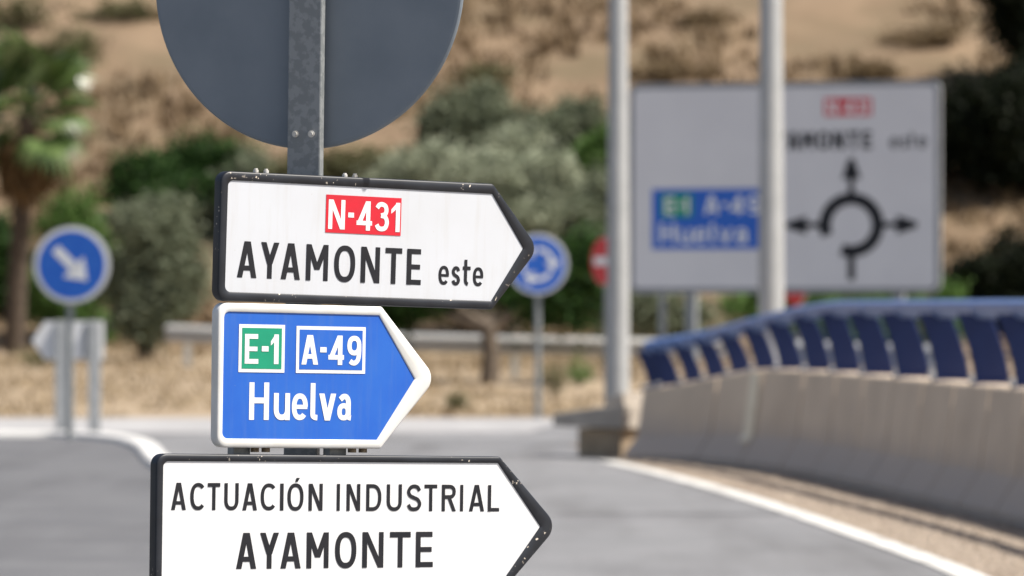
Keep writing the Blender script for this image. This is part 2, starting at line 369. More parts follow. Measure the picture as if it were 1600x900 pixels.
tree('green_bush', 'green bush below the pale silvery tree beside the thinner lamp post', 'bush', 930, 115,
     [(925, 250, 30, 35, 0), (940, 300, 40, 45, .2), (960, 220, 26, 30, 0)], 3000, .13, F_GREEN, 18, .08)
tree('olive_tree', 'pale olive tree between the dark bushy tree and the grey disc foot', 'tree', 395, 119,
     [(400, 270, 45, 34, 0), (440, 300, 50, 40, .3), (350, 330, 50, 50, .3)], 5000, .13, F_OLIVE, 41, .1)
tree('olive_tree', 'loose olive tree left of the thinner lamp post, above the red sign', 'tree', 935, 109,
     [(915, 345, 36, 48, 0), (945, 300, 32, 40, .3), (965, 370, 40, 60, .2), (900, 400, 40, 40, .2)], 5500, .12, F_OLIVE, 42, .1)
tree('olive_tree', 'pale loose tree directly above the long black top edge of the upper arrow sign', 'tree', 655, 117,
     [(640, 262, 40, 30, 0), (690, 255, 46, 30, .3), (800, 235, 45, 30, .3), (610, 300, 50, 34, 0)], 5500, .13, F_SAGE, 43, .1)
tree('scrub_bush', 'yellowish dry scrub behind the post top of the arrow signs', 'bush', 560, 118,
     [(560, 265, 70, 28, 0), (630, 275, 60, 30, .2), (480, 275, 55, 30, 0), (420, 330, 60, 50, 0)], 6000, .13, F_SCRUB, 19, .07)
tree('sage_bush', 'pale green bush below the big sign between its posts and the lamp', 'bush', 1030, 100,
     [(1010, 480, 55, 50, 0), (1075, 505, 45, 42, .2), (960, 470, 30, 60, .3), (1020, 420, 40, 50, .5)], 5500, .11, F_OLIVE, 20, .07)
tree('green_bush', 'dark green bush under the right half of the big sign', 'bush', 1290, 104,
     [(1180, 480, 60, 40, 0), (1280, 470, 80, 40, .2), (1390, 470, 70, 45, 0), (1330, 520, 120, 40, 0), (1470, 490, 50, 50, 0)], 8000, .12, F_GREEN, 21, .08)
tree('evergreen_tree', 'large black green evergreen right of the big sign', 'tree', 1555, slope_at(1555, 305),
     [(1530, 190, 75, 72, 0), (1600, 180, 80, 85, .4), (1560, 245, 90, 50, -.3), (1660, 230, 90, 90, .3), (1480, 210, 42, 66, .3), (1420, 250, 55, 60, .8), (1560, 180, 60, 60, -.8)], 24000, .17, F_BLACK, 22, .2)
tree('evergreen_tree', 'black green evergreen crown in the upper right picture corner', 'tree', 1610, slope_at(1610, 140),
     [(1590, 40, 42, 48, 0), (1640, 10, 70, 75, .3), (1580, -15, 55, 34, 0), (1650, 90, 60, 50, 0)], 12000, .17, F_BLACK, 23, .18)
tree('evergreen_bush', 'low black green bush above the railing at the right picture edge', 'bush', 1550, 106,
     [(1540, 440, 62, 40, 0), (1610, 425, 70, 55, .3), (1500, 475, 45, 30, 0), (1580, 490, 90, 30, 0)], 12000, .14, F_BLACK, 24, .1)

# shrubs scattered over the hillside
hs = [(95, 78, 58, 26, 'SCRUB', 'greenish scrub on the slope just above the palm crown', [(-.6, .3, .5, .6), (.7, -.5, .6, .7), (.1, -1.2, .4, .5)]),
      (25, 15, 60, 30, 'SCRUB', 'broad scrub in the upper left picture corner', [(.8, .5, .4, .5), (-.3, .6, .6, .6), (1.3, -.3, .3, .4)]),
      (190, 18, 60, 14, 'SCRUB', 'flat scrub left of the grey disc near the top', [(-.8, .6, .5, .8), (.6, .3, .6, .6)]),
      (755, 118, 36, 16, 'SCRUB', 'low scrub above the olive tree right of the grey disc', [(.8, .2, .6, .8), (-.5, .5, .5, .5)]),
      (1045, 112, 62, 10, 'DRY', 'flat dry scrub above the left half of the big sign', [(.9, .2, .5, .8), (-.7, .3, .6, .5)]),
      (1360, 112, 40, 10, 'DRY', 'small dry scrub above the right half of the big sign', [(.7, .2, .5, .8)]),
      (1105, 30, 48, 9, 'DRY', 'thin dry scrub between the two lamp posts near the top', [(-.8, .4, .6, .8)]),
      (1440, 60, 70, 12, 'DRY', 'wide dry scrub on the slope left of the corner evergreen', [(.5, -.6, .6, .9), (-.8, .4, .5, .5)])]
F_DRY = foliage('dry_scrub_leaves', (.12, .088, .046), (.21, .15, .085))
for i, (px, py, hw, hh, kind, lab, lobes) in enumerate(hs):
    d = slope_at(px, py + hh)
    tree('hillside_shrub', lab, 'shrub', px, d, [(px, py, hw, hh, 0)] + [(px + hw * a, py + hh * b, hw * c, hh * e, .2 * j) for j, (a, b, c, e) in enumerate(lobes)],
         700, .12, {'SCRUB': F_SCRUB, 'DRY': F_DRY}[kind], 60 + i, .04, 'shrubs scattered over the hillside')

# palm
def palm():
    d = 107.0; k = d / 8889; x = (22 - 800) * k; z0 = terrain(x, d)
    root = empty('palm_tree', (x, d, z0)); tag(root, 'fan palm with brown trunk at the left picture edge', 'palm tree')
    top = at(44, 180, d); hx = top.x - x; hz = top.z - z0
    PBARK = mat('palm_bark', (.045, .032, .022), .95, col2=(.09, .065, .045), scale=7, bump=.8, bscale=14)
    pts = []; rad = []
    for i in range(40):
        t = i / 39; pts.append((hx * t ** 1.3, 0, -.2 + (hz + .2) * t)); rad.append((.20 - .05 * t) * (1 + .05 * (i % 2)))
    MB().tube(pts, rad, 14).build('trunk', PBARK, root)
    rn = random.Random(5)
    PG = mat('palm_leaf', (.036, .07, .014), .32, col2=(.125, .185, .06), island=True, lo=0, hi=1, trans=.2, spec=.7); PD = foliage('dead_palm_leaf', (.09, .055, .025), (.19, .12, .06))
    def frond(stem, rad):
        vs = []; fs = []; mb = MB()
        mb.tube([(0, 0, 0), (stem * .5, 0, stem * .06), (stem, 0, 0)], [.03, .022, .015], 5)
        nl = 22
        for j in range(nl):
            a = R(-105 + 210 * j / (nl - 1)); L = rad * (1 - .25 * abs(a) / R(105)) * rn.uniform(.9, 1.08)
            u = Vector((math.cos(a), math.sin(a), 0)); q = Vector((-u.y, u.x, 0)) * .048; b0 = Vector((stem, 0, 0))
            m1 = b0 + u * L * .6 + Vector((0, 0, .02)); tip = b0 + u * L + Vector((0, 0, -.26 * L))
            mb.add([b0, m1 + q, tip, m1 - q, ], [(0, 1, 2, 3)])
        return mb
    protos = [frond(.8, .95), frond(1.0, .85), frond(.65, .8)]
    first = {}
    def place(idx, m, rot, nm):
        key = (idx, m.name)
        if key not in first:
            o = protos[idx].build(nm, m, root); first[key] = o.data
        else:
            o = bpy.data.objects.new(nm, first[key]); link(o, root)
        o.location = (hx, 0, hz); o.rotation_euler = rot
    for i in range(28):
        el = R(rn.uniform(-55, 80)); place(i % 3, PG, (rn.uniform(-.5, .5), -el, i * 2.399 + rn.uniform(-.2, .2)), 'frond')
    for i in range(12):
        place(i % 3, PD, (rn.uniform(-.4, .4), R(rn.uniform(58, 84)), i * 2.399), 'dead_frond')
palm()

# dry grass on the verge and the lower slope: nobody could count it
rn = random.Random(9); gv = []; gf = []
for i in range(26000):
    y = 80 + 34 * rn.random() ** 1.25; hw = 9.5 + (y - 80) * .1; x = rn.uniform(-hw, hw + 1.5)
    if x > 1.2 and y < 84: continue
    if hnoise(x * 1.4, y * 1.1) < -.75: continue
    z = terrain(x, y); a = rn.uniform(0, 6.28); h = rn.uniform(.05, .17) * (1.2 if y > 93 else .8); ww = rn.uniform(.012, .03)
    lx, ly = rn.gauss(0, .07), rn.gauss(0, .07); k = len(gv)
    gv += [(x - math.cos(a) * ww, y - math.sin(a) * ww, z - .01), (x + math.cos(a) * ww, y + math.sin(a) * ww, z - .01), (x + lx, y + ly, z + h)]; gf.append((k, k + 1, k + 2))
GR = mat('dry_grass_blades', (.22, .165, .10), .9, col2=(.37, .29, .185), island=True, lo=0, hi=1, trans=.2, spec=.15)
tag(raw('dry_grass', gv, gf, GR), 'dry straw coloured grass on the verge below the guardrail', 'grass', kind='stuff')
gv = []; gf = []
for i in range(9000):                       # coarse tufts up the slope
    y = 112 + 32 * rn.random(); x = rn.uniform(-14, 15)
    if hnoise(x * .9 + 3, y * .8) < -.2: continue
    z = terrain(x, y)
    for _ in range(4):
        a = rn.uniform(0, 6.28); h = rn.uniform(.15, .42); ww = rn.uniform(.03, .07); lx, ly = rn.gauss(0, .16), rn.gauss(0, .16); k = len(gv)
        xx, yy = x + rn.gauss(0, .1), y + rn.gauss(0, .1)
        gv += [(xx - math.cos(a) * ww, yy - math.sin(a) * ww, z - .04), (xx + math.cos(a) * ww, yy + math.sin(a) * ww, z - .04), (xx + lx, yy + ly, z + h)]; gf.append((k, k + 1, k + 2))
GR2 = mat('brown_tuft_blades', (.135, .094, .054), .9, col2=(.235, .168, .10), island=True, lo=0, hi=1, trans=.2, spec=.15)
tag(raw('slope_grass', gv, gf, GR2), 'brown dry grass tufts covering the hillside', 'grass', kind='stuff')
# weeds
for i, (px, py, d, hw, hh, lab) in enumerate([(868, 597, 86, 26, 30, 'green weed clump right of the far round sign post'), (905, 575, 90, 24, 20, 'green weed clump beneath the guardrail by the lamp post'),
                                              (715, 640, 82, 12, 14, 'small pale weed left of the far round sign post'), (60, 570, 96, 40, 16, 'low green weeds at the foot of the palm')]):
    p = at(px, py, d); k = d / 8889; z0 = terrain(p.x, d)
    root = empty('weed', (p.x, d, z0)); tag(root, lab, 'weed', 'weeds on the verge')
    vs, fs = leaf_cloud(random.Random(80 + i), [(0, 0, hh * k, hw * k, hw * k, hh * k)], 700, .07, .3)
    raw('leaves', vs, fs, F_SCRUB if i != 1 else F_GREEN, root)
    mb = MB(); rr = random.Random(i)
    for _ in range(9): mb.tube([(rr.uniform(-.05, .05), rr.uniform(-.05, .05), -.03), (rr.uniform(-.7, .7) * hw * k, rr.uniform(-.1, .1), hh * k * rr.uniform(.9, 1.7))], [.008, .003], 4)
    mb.build('stems', F_SCRUB, root)
# gravel stones on the shoulder
rn = random.Random(21); sv = []; sf = []
for i in range(5200):
    t = rn.random(); j = int(t * (len(edge) - 30)) + 8
    p = edge[j]; off = rn.random() ** .8 * 1.25 + .12; x = p.x + off; y = p.y + rn.uniform(-.4, .4); s_ = rn.uniform(.006, .022)
    k = len(sv); sv += [(x - s_, y, .003), (x, y - s_, .003), (x + s_, y, .003), (x, y + s_, .003), (x + rn.uniform(-.3, .3) * s_, y, .004 + s_ * .9)]
    sf += [(k, k + 1, k + 4), (k + 1, k + 2, k + 4), (k + 2, k + 3, k + 4), (k + 3, k, k + 4)]
ST = mat('gravel_stones', (.20, .155, .115), .95, col2=(.42, .35, .28), island=True, lo=0, hi=1)
tag(raw('gravel', sv, sf, ST), 'loose gravel strewn along the shoulder', 'gravel', kind='stuff')

# ------------------------------------------------------------------ concrete barrier and its railing
M['concrete'] = mat('stained_concrete', (.68, .55, .415), .9, col2=(.55, .44, .33), scale=1.3, detail=8, lo=.35, hi=.75, bump=.25, bscale=25)
cn = M['concrete'].node_tree; cb = cn.nodes['Principled BSDF']; src = cb.inputs['Base Color'].links[0].from_socket
tc = cn.nodes.new('ShaderNodeTexCoord'); sp = cn.nodes.new('ShaderNodeSeparateXYZ'); cn.links.new(tc.outputs['Object'], sp.inputs[0])
mp = cn.nodes.new('ShaderNodeMapping'); mp.inputs['Scale'].default_value = (3, 3, .35); cn.links.new(tc.outputs['Object'], mp.inputs[0])
nz = cn.nodes.new('ShaderNodeTexNoise'); nz.inputs['Scale'].default_value = 2.2; nz.inputs['Detail'].default_value = 6; cn.links.new(mp.outputs[0], nz.inputs['Vector'])
ma = cn.nodes.new('ShaderNodeMath'); ma.operation = 'MULTIPLY_ADD'; ma.inputs[1].default_value = -.35; cn.links.new(nz.outputs['Fac'], ma.inputs[0]); cn.links.new(sp.outputs['Z'], ma.inputs[2])
rp = cn.nodes.new('ShaderNodeValToRGB'); rp.color_ramp.elements[0].position = .10; rp.color_ramp.elements[1].position = .30
cn.links.new(ma.outputs[0], rp.inputs[0])
mx = cn.nodes.new('ShaderNodeMixRGB'); cn.links.new(rp.outputs[0], mx.inputs[0]); mx.inputs[1].default_value = (.52, .43, .35, 1)   # tyre dirt thrown on the foot
cn.links.new(src, mx.inputs[2]); cn.links.new(mx.outputs[0], cb.inputs['Base Color'])
M['sunstreak'] = mat('painted_sun_streak', (.88, .78, .60), .9, col2=(.80, .70, .53), scale=8)  # sunlight put into the colour of the strip on the barrier
M['navy'] = mat('navy_paint', (.007, .02, .10), .5, col2=(.009, .025, .115), scale=6)
M['railblue'] = mat('grey_blue_rail_paint', (.10, .18, .40), .38, .1, col2=(.13, .21, .44), scale=8)
M['steel'] = mat('dull_zinc', (.50, .50, .485), .5, .1, col2=(.42, .42, .405), scale=7)

cum = [0.0]
for i in range(1, len(bar)): cum.append(cum[-1] + (bar[i] - bar[i - 1]).length)
def bpos(s):
    for i in range(1, len(bar)):
        if cum[i] >= s:
            t = (s - cum[i - 1]) / (cum[i] - cum[i - 1]); return bar[i - 1].lerp(bar[i], t), (bar[i] - bar[i - 1]).normalized()
    return bar[-1], (bar[-1] - bar[-2]).normalized()
def btop(s): return .96 - .25 * max(0, 1 - s / 3.6) ** 1.6
def rtop(s): return 1.60 - .40 * max(0, 1 - s / 6.5) ** 1.7
barrier = empty('concrete_barrier', (bar[0].x, bar[0].y, 0)); tag(barrier, 'long curved concrete barrier along the right road edge', 'barrier')
# section: positive offsets lie away from the road; the path runs along the foot on the road side
prof = [(0, 0), (0, .075), (.16, .33), (.235, .98), (.255, 1.0), (.445, 1.0), (.465, .98), (.54, .33), (.66, .075), (.66, 0)]
off = Vector((bar[0].x, bar[0].y))
s = 0.0; SEG = 1.7; n_seg = 0
while s < cum[-1] - .5:
    e = min(s + SEG, cum[-1]); m = 8
    pts = []; hsc = []
    for i in range(m + 1):
        u = s + .022 + (e - s - .044) * i / m; p, t = bpos(u); pts.append(p - off); hsc.append(btop(u))
    vs, fs = sweep(pts, prof, True, None, hsc)
    o = MB().add(vs, fs).build('barrier_segment', M['concrete'], barrier)
    s = e
# pale raised strip painted in as a streak of sun across the barrier
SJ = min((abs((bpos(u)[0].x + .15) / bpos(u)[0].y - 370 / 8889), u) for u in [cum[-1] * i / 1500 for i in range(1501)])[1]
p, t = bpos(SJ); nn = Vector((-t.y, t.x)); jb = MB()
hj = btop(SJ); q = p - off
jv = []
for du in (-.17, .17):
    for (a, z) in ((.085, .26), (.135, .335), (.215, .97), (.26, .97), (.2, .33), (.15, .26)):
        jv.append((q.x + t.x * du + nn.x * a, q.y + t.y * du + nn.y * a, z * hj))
jb.add(jv, [(0, 1, 7, 6), (1, 2, 8, 7), (2, 3, 9, 8), (0, 6, 11, 5), (0, 1, 2, 3, 4, 5), (6, 7, 8, 9, 10, 11), (3, 4, 10, 9), (4, 5, 11, 10)]).build('sun_streak_strip', M['sunstreak'], barrier)

railing = empty('bridge_railing', (bar[0].x, bar[0].y, 0)); tag(railing, 'navy blue steel railing with a round handrail on top of the concrete barrier', 'railing')
post_px = [996, 1022, 1052, 1083, 1116, 1152, 1190, 1229, 1272, 1316, 1364, 1418, 1479, 1541, 1606, 1680, 1770, 1870, 1990, 2130]
def spx(px):                      # place along the barrier whose railing line lies in that direction
    best = min((abs((bpos(u)[0].x + .35) / bpos(u)[0].y - (px - 800) / 8889), u) for u in [cum[-1] * i / 1500 for i in range(1501)])
    return best[1]
posts = [spx(px) for px in post_px]; posts[0] = .12
pitch = [post_px[min(i + 1, len(post_px) - 1)] - post_px[min(i, len(post_px) - 2)] for i in range(len(post_px))]
for i, u in enumerate(posts):
    p, t = bpos(u); nn = Vector((-t.y, t.x)); c = p + nn * .35 - off
    z0 = btop(u) - .003; z1 = rtop(u) - .10; H_ = z1 - z0
    mb = MB(); wv = []; th = .016; NS = 8
    for j in range(NS + 1):
        v = j / NS; lean = -.15 * v ** 1.5; z = z0 + .012 + (H_ - .012) * v; hw = min(.14, pitch[i] * .43 * (p.y / 8889) if pitch[i] else .12) - .008 * v
        for yy in (-th, th):
            for xx in (-hw, hw): wv.append((xx + lean + .055, yy, z))
    fs = []
    for j in range(NS):
        a = j * 4; b = a + 4
        fs += [(a, a + 1, b + 1, b), (a + 2, b + 2, b + 3, a + 3), (a, b, b + 2, a + 2), (a + 1, a + 3, b + 3, b + 1)]
    fs += [(0, 2, 3, 1), (NS * 4, NS * 4 + 1, NS * 4 + 3, NS * 4 + 2)]
    mb.add(wv, fs)
    o = mb.build('railing_post', M['navy'], railing); o.location = (c.x, c.y, 0); o.rotation_euler.z = -R(16)
    bp = MB().box(-.11, .22, -.075, .075, z0 + .001, z0 + .017).build('base_plate', M['navy'], o)
    for bx in (-.095, .205):
        for by in (-.05, .05): MB().tube([(bx, by, z0 + .016), (bx, by, z0 + .05)], .013, 6).build('anchor_bolt', M['steel'], o)
ends = [0.0] + posts[1:]
for i in range(len(ends) - 1):
    u0, u1 = ends[i], ends[i + 1]; pts = []
    for j in range(5):
        u = max(0, u0 + .02 + (u1 - u0 - .04) * j / 4); p, t = bpos(u); nn = Vector((-t.y, t.x)); c = p + nn * .31 - off
        pts.append((c.x, c.y, rtop(u) - .065))
    o = MB().tube(pts, .074, 14).build('handrail', M['railblue'], railing)
    p, t = bpos(u1); nn = Vector((-t.y, t.x)); c = p + nn * .31 - off
    d3 = Vector((t.x, t.y, 0)) * .03
    MB().tube([Vector((c.x, c.y, rtop(u1) - .065)) - d3, Vector((c.x, c.y, rtop(u1) - .065)) + d3], .058, 14).build('sleeve', M['navy'], railing)

# ------------------------------------------------------------------ guardrails
WB = [(0, 0), (.045, .035), (.075, .075), (.045, .115), (.01, .155), (.045, .195), (.075, .235), (.045, .275), (0, .31)]
WB = WB + [(a - .006, z) for a, z in reversed(WB)]
def guardrail(name, label, pts, zc, ground, posts_at, m_post, side=-1):
    P = [Vector(p) for p in pts]; root = empty(name, (P[0].x, P[0].y, ground(P[0].x, P[0].y))); tag(root, label, 'guardrail')
    g0 = root.location
    Q = [p - Vector((g0.x, g0.y)) for p in P]
    vs, fs = sweep(Q, [(a * side, z - .155) for a, z in WB], True, [z - g0.z for z in zc])
    MB().add(vs, fs).build('beam', M['steel'], root)
    for t in posts_at:
        j = t * (len(P) - 1); i = min(int(j), len(P) - 2); f = j - i; p = P[i].lerp(P[i + 1], f); z = zc[i] * (1 - f) + zc[i + 1] * f
        tt = (P[i + 1] - P[i]).normalized(); nn = Vector((-tt.y, tt.x)) * (-side)
        q = p + nn * .10; zg = ground(p.x, p.y)
        MB().box(q.x - g0.x - .06, q.x - g0.x + .06, q.y - g0.y - .04, q.y - g0.y + .04, zg - .3 - g0.z, z + .12 - g0.z).build('guardrail_post', m_post, root)
        q = p + nn * .035
        MB().box(q.x - g0.x - .05, q.x - g0.x + .05, q.y - g0.y - .024, q.y - g0.y + .024, z - .1 - g0.z, z + .1 - g0.z).build('spacer', m_post, root)
    return root
guardrail('guardrail', 'pale steel guardrail running behind the dry verge', [(-5.9, 97.5), (-4, 95.8), (-2, 94.2), (0, 92.8), (1.6, 92), (3.5, 91.5)],
          [1.10, 1.03, .97, .93, .90, .88], terrain, [.03, .2, .4, .6, .8, .97], M['steel'], -1)
guardrail('guardrail', 'pale steel guardrail seen through the gaps of the blue railing', [(3.2, 74.0), (3.9, 73.4), (4.6, 72.7), (5.35, 71.6)], [.97, .96, .94, .92],
          lambda x, y: 0.0, [.05, .5, .95], M['steel'], -1)
endm = mat('weathered_concrete_end', (.46, .41, .35), .9, col2=(.34, .30, .255), scale=4, detail=8, bump=.4, bscale=20)
endb = mat('brown_stained_plinth', (.42, .32, .21), .9, col2=(.30, .225, .15), scale=5, detail=8, bump=.4, bscale=20)
be = empty('barrier_end', (.98, 58.9, 0)); tag(be, 'low weathered concrete end piece in front of the barrier, beside the thinner lamp post', 'barrier')
def block(name, m, quad, z0, z1, lo=None):
    zt = z1 if isinstance(z1, (list, tuple)) else [z1] * 4; zl = lo or [z0] * 4
    MB().add([(x, y, z) for (x, y), z in zip(quad, zl)] + [(x, y, z) for (x, y), z in zip(quad, zt)],
             [(3, 2, 1, 0), (4, 5, 6, 7), (0, 1, 5, 4), (1, 2, 6, 5), (2, 3, 7, 6), (3, 0, 4, 7)]).build(name, m, be, .015)
block('plinth', endb, [(-.30, -.02), (.14, -.55), (.55, -.1), (.1, .42)], -.05, .30)
block('slab', endm, [(-.56, .12), (.16, -.66), (.60, -.1), (-.30, .62)], .30, [.45, .56, .56, .45], [.32, .302, .302, .32])
block('upstand', endm, [(-.02, -.36), (.16, -.56), (.56, -.1), (.3, .2)], .50, [.60, .68, .68, .60], [.44, .50, .50, .44])

# ------------------------------------------------------------------ lamp posts
M['lampsteel'] = mat('lamp_column_zinc', (.38, .39, .39), .45, .1, col2=(.43, .44, .44), scale=5)
def lamp_post(px, d, r0, r1, label, group):
    x = (px - 800) / 8889 * d
    root = empty('lamp_post', (x, d, 0)); tag(root, label, 'lamp post', group)
    MB().tube([(0, 0, .012), (0, 0, 2), (0, 0, 4.6), (0, 0, 9)], [r0, r0 * .97, (r0 + r1) / 2, r1], 28).build('column', M['lampsteel'], root)
    MB().box(-.22, .22, -.22, .22, -.02, .012).build('base_plate', M['lampsteel'], root)
    MB().tube([(0, 0, 8.9), (-.25, 0, 9.35), (-.9, 0, 9.6), (-1.8, 0, 9.7)], [.05, .045, .04, .035], 10).build('arm', M['lampsteel'], root)
    MB().tube([(-1.7, 0, 9.69), (-1.9, 0, 9.72), (-2.2, 0, 9.74), (-2.45, 0, 9.72)], [.04, .12, .13, .04], 12).build('lantern', M['galvpale'], root)
lamp_post(966, 63.5, .128, .085, 'thinner pale lamp post at the near end of the concrete barrier', 'lamp posts by the barrier')
lamp_post(1205, 59.5, .140, .095, 'thick pale lamp post rising behind the railing in front of the big sign', 'lamp posts by the barrier')

# ------------------------------------------------------------------ lettering: stroked road-sign alphabet
def ribbon(pts, w, closed=False):
    P = [Vector((p[0], p[1])) for p in pts]; n = len(P); vs = []
    for i in range(n):
        if closed: a, b = P[i - 1], P[(i + 1) % n]
        else: a, b = P[max(i - 1, 0)], P[min(i + 1, n - 1)]
        t = (b - a).normalized(); q = Vector((-t.y, t.x)) * w / 2
        vs += [P[i] + q, P[i] - q]
    fs = [(2 * i, 2 * i + 1, 2 * i + 3, 2 * i + 2) for i in range(n - 1)]
    if closed: fs.append((2 * n - 2, 2 * n - 1, 1, 0))
    return [(v.x, v.y) for v in vs], fs
def rect(x0, y0, x1, y1): return [(x0, y0), (x1, y0), (x1, y1), (x0, y1)], [(0, 1, 2, 3)]
def diag(xa, ya, xb, yb, w): return [(xa - w / 2, ya), (xa + w / 2, ya), (xb + w / 2, yb), (xb - w / 2, yb)], [(0, 1, 2, 3)]
def ell(cx, cy, rx, ry, a0, a1, n=28, e=2.35):
    out = []
    for i in range(n + 1):
        a = R(a0 + (a1 - a0) * i / n); c, s_ = math.cos(a), math.sin(a)
        out.append((cx + rx * math.copysign(abs(c) ** (2 / e), c), cy + ry * math.copysign(abs(s_) ** (2 / e), s_)))
    return out
def glyph(ch, w, h, s):
    X = lambda u: s / 2 + u * (w - s)
    Y = lambda v: s / 2 + v * (h - s)
    cm = lambda pts: ribbon([(p[0], p[1]) for p in catmull([(X(a), Y(b)) for a, b in pts], 7)], s)
    k = s * 1.10
    V = lambda x0: rect(x0, 0, x0 + s, h)
    if ch == 'A': return [diag(k / 2, 0, w / 2 - s * .12, h, k), diag(w - k / 2, 0, w / 2 + s * .12, h, k), rect(w * .22, h * .20, w * .78, h * .20 + s * .9)]
    if ch == 'Y': return [diag(w / 2, h * .40, k / 2, h, k * 1.02), diag(w / 2, h * .40, w - k / 2, h, k * 1.02), rect(w / 2 - s / 2, 0, w / 2 + s / 2, h * .47)]
    if ch == 'M': return [V(0), V(w - s), diag(w / 2, h * .30, s * .52, h, k), diag(w / 2, h * .30, w - s * .52, h, k)]
    if ch == 'N': return [V(0), V(w - s), diag(w - s * .58, 0, s * .58, h, k * 1.05)]
    if ch in 'OÓ':
        o = [ribbon(ell(w / 2, h / 2, (w - s) / 2, (h - s) / 2 + s * .06, 0, 351, 40), s, True)]
        if ch == 'Ó': o.append(([(w * .46, h * 1.06), (w * .62, h * 1.06), (w * .76, h * 1.21), (w * .54, h * 1.21)], [(0, 1, 2, 3)]))
        return o
    if ch == 'T': return [rect(0, h - s, w, h), rect(w / 2 - s / 2, 0, w / 2 + s / 2, h - s * .5)]
    if ch == 'E': return [V(0), rect(s * .5, 0, w, s * .95), rect(s * .5, h - s * .95, w * .96, h), rect(s * .5, h * .5 - s * .45, w * .92, h * .5 + s * .45)]
    if ch == 'L': return [V(0), rect(s * .5, 0, w, s * .95)]
    if ch == 'I': return [rect(0, 0, w, h)]
    if ch == 'H': return [V(0), V(w - s), rect(s * .5, h * .52 - s * .5, w - s * .5, h * .52 + s * .5)]
    if ch == 'C': return [ribbon(ell(w * .53, h / 2, w * .53 - s / 2, (h - s) / 2, 44, 316, 34), s)]
    if ch == 'U': return [ribbon([(s / 2, h)] + ell(w / 2, Y(.36), (w - s) / 2, Y(.36) - s / 2, 180, 360, 24) + [(w - s / 2, h)], s)]
    if ch == 'D': return [V(0), ribbon([(s * .5, h - s / 2)] + ell(w * .40, h / 2, w * .60 - s / 2, (h - s) / 2, 90, -90, 24) + [(s * .5, s / 2)], s)]
    if ch == 'R': return [V(0), ribbon([(s * .5, h - s / 2)] + ell(w * .52, h * .735 - s * .02, w * .45 - s / 2, h * .265 - s / 2, 90, -90, 20) + [(s * .5, h * .47 + s * .46)], s), diag(w - k * .52, 0, w * .52, h * .5, k)]
    if ch in 'Ss': return [cm([(.96, .80), (.80, .95), (.5, 1), (.2, .94), (.04, .76), (.18, .59), (.5, .5), (.82, .41), (.98, .23), (.82, .05), (.5, 0), (.2, .04), (.02, .2)])]
    if ch == '-': return [rect(0, h * .42, w, h * .42 + s * 1.05)]
    if ch == '1': return [rect(w - s * 1.15, 0, w - s * .1, h), ([(0, h * .76), (w - s * .9, h), (w - s * .6, h), (w - s * .6, h * .83), (0, h * .62)], [(0, 1, 2, 3, 4)])]
    if ch == '3': return [cm([(.02, .84), (.2, .96), (.5, 1), (.82, .93), (.93, .76), (.80, .60), (.42, .54)]), cm([(.42, .54), (.82, .49), (1, .28), (.85, .06), (.5, 0), (.18, .04), (0, .17)])]
    if ch == '4': return [rect(w * .60, 0, w * .60 + s * 1.05, h), rect(0, h * .18, w, h * .18 + s * .95), ([(0, h * .18 + s * .2), (s * 1.12, h * .18 + s * .2), (w * .60 + s, h), (w * .60 - s * .1, h)], [(0, 1, 2, 3)])]
    if ch == '9': return [ribbon(ell(w / 2, Y(.70), (w - s) / 2, Y(.70) - Y(.40), 0, 351, 36), s, True), cm([(1, .70), (1, .42), (.9, .14), (.62, .0), (.3, .0), (.08, .07)])]
    if ch == 'e': return [ribbon(ell(w / 2, h / 2, (w - s) / 2, (h - s) / 2, 0, 318, 34), s * .96), rect(s * .6, h * .5 - s * .40, w - s * .10, h * .5 + s * .36)]
    if ch == 't':
        st = w * .34
        return [ribbon([(st, h)] + [(st, h * .25)] + ell(w * .72, h * .25, w * .72 - st, h * .25 - s / 2, 180, 262, 8), s), rect(0, h * .745 - s, w * .92, h * .745)]
    if ch == 'u': return [ribbon([(s / 2, h)] + ell(w / 2, Y(.40), (w - s) / 2, Y(.40) - s / 2, 180, 360, 20), s), rect(w - s, 0, w, h)]
    if ch == 'l': return [ribbon([(s / 2, h), (s / 2, h * .16)] + ell(w * .92, h * .16, w * .92 - s / 2, h * .16 - s / 2, 180, 268, 8), s)]
    if ch == 'v': return [diag(w / 2, 0, k / 2, h, k), diag(w / 2, 0, w - k / 2, h, k)]
    if ch == 'a': return [ribbon(ell(w * .43, Y(.285), w * .43 - s / 2, Y(.285) - s / 2, 0, 351, 32), s * .92, True),
                          ribbon([(X(p[0]), Y(p[1])) for p in [(.06, .86)]] + ell(X(.46), Y(.66), X(.84) - X(.46), Y(1) - Y(.66), 112, 0, 14) + [(X(.84), h * .16)] + ell(w * 1.02, h * .16, w * 1.02 - X(.84), h * .16 - s / 2, 180, 250, 6), s)]
    return []
def lettering(parent, m, items, y=-.0008, name='lettering'):
    """items: (character, x0, x1, baseline, height, stroke) in metres on the sign's face"""
    mb = MB(); j = 0
    for (ch, x0, x1, b, h, s_) in items:
        for (vs, fs) in glyph(ch, x1 - x0, h, s_):
            mb.add([(x0 + vx, y - .00012 * (j % 5), b + vz) for vx, vz in vs], fs); j += 1
    me = bpy.data.meshes.new(name); me.from_pydata(mb.v, [], mb.f); me.materials.append(m); me.update()
    o = bpy.data.objects.new(name, me); return link(o, parent)
def word(text, ext, b, h, s_, u=.001): return [(c, a * u, e * u, b * u, h * u, s_ * u) for c, (a, e) in zip(text, ext)]
def plate(parent, name, m, x0, x1, z0, z1, y, r=.004, th=.0005):
    mb = MB().box(x0, x1, y, y + th, z0, z1); return mb.build(name, m, parent)

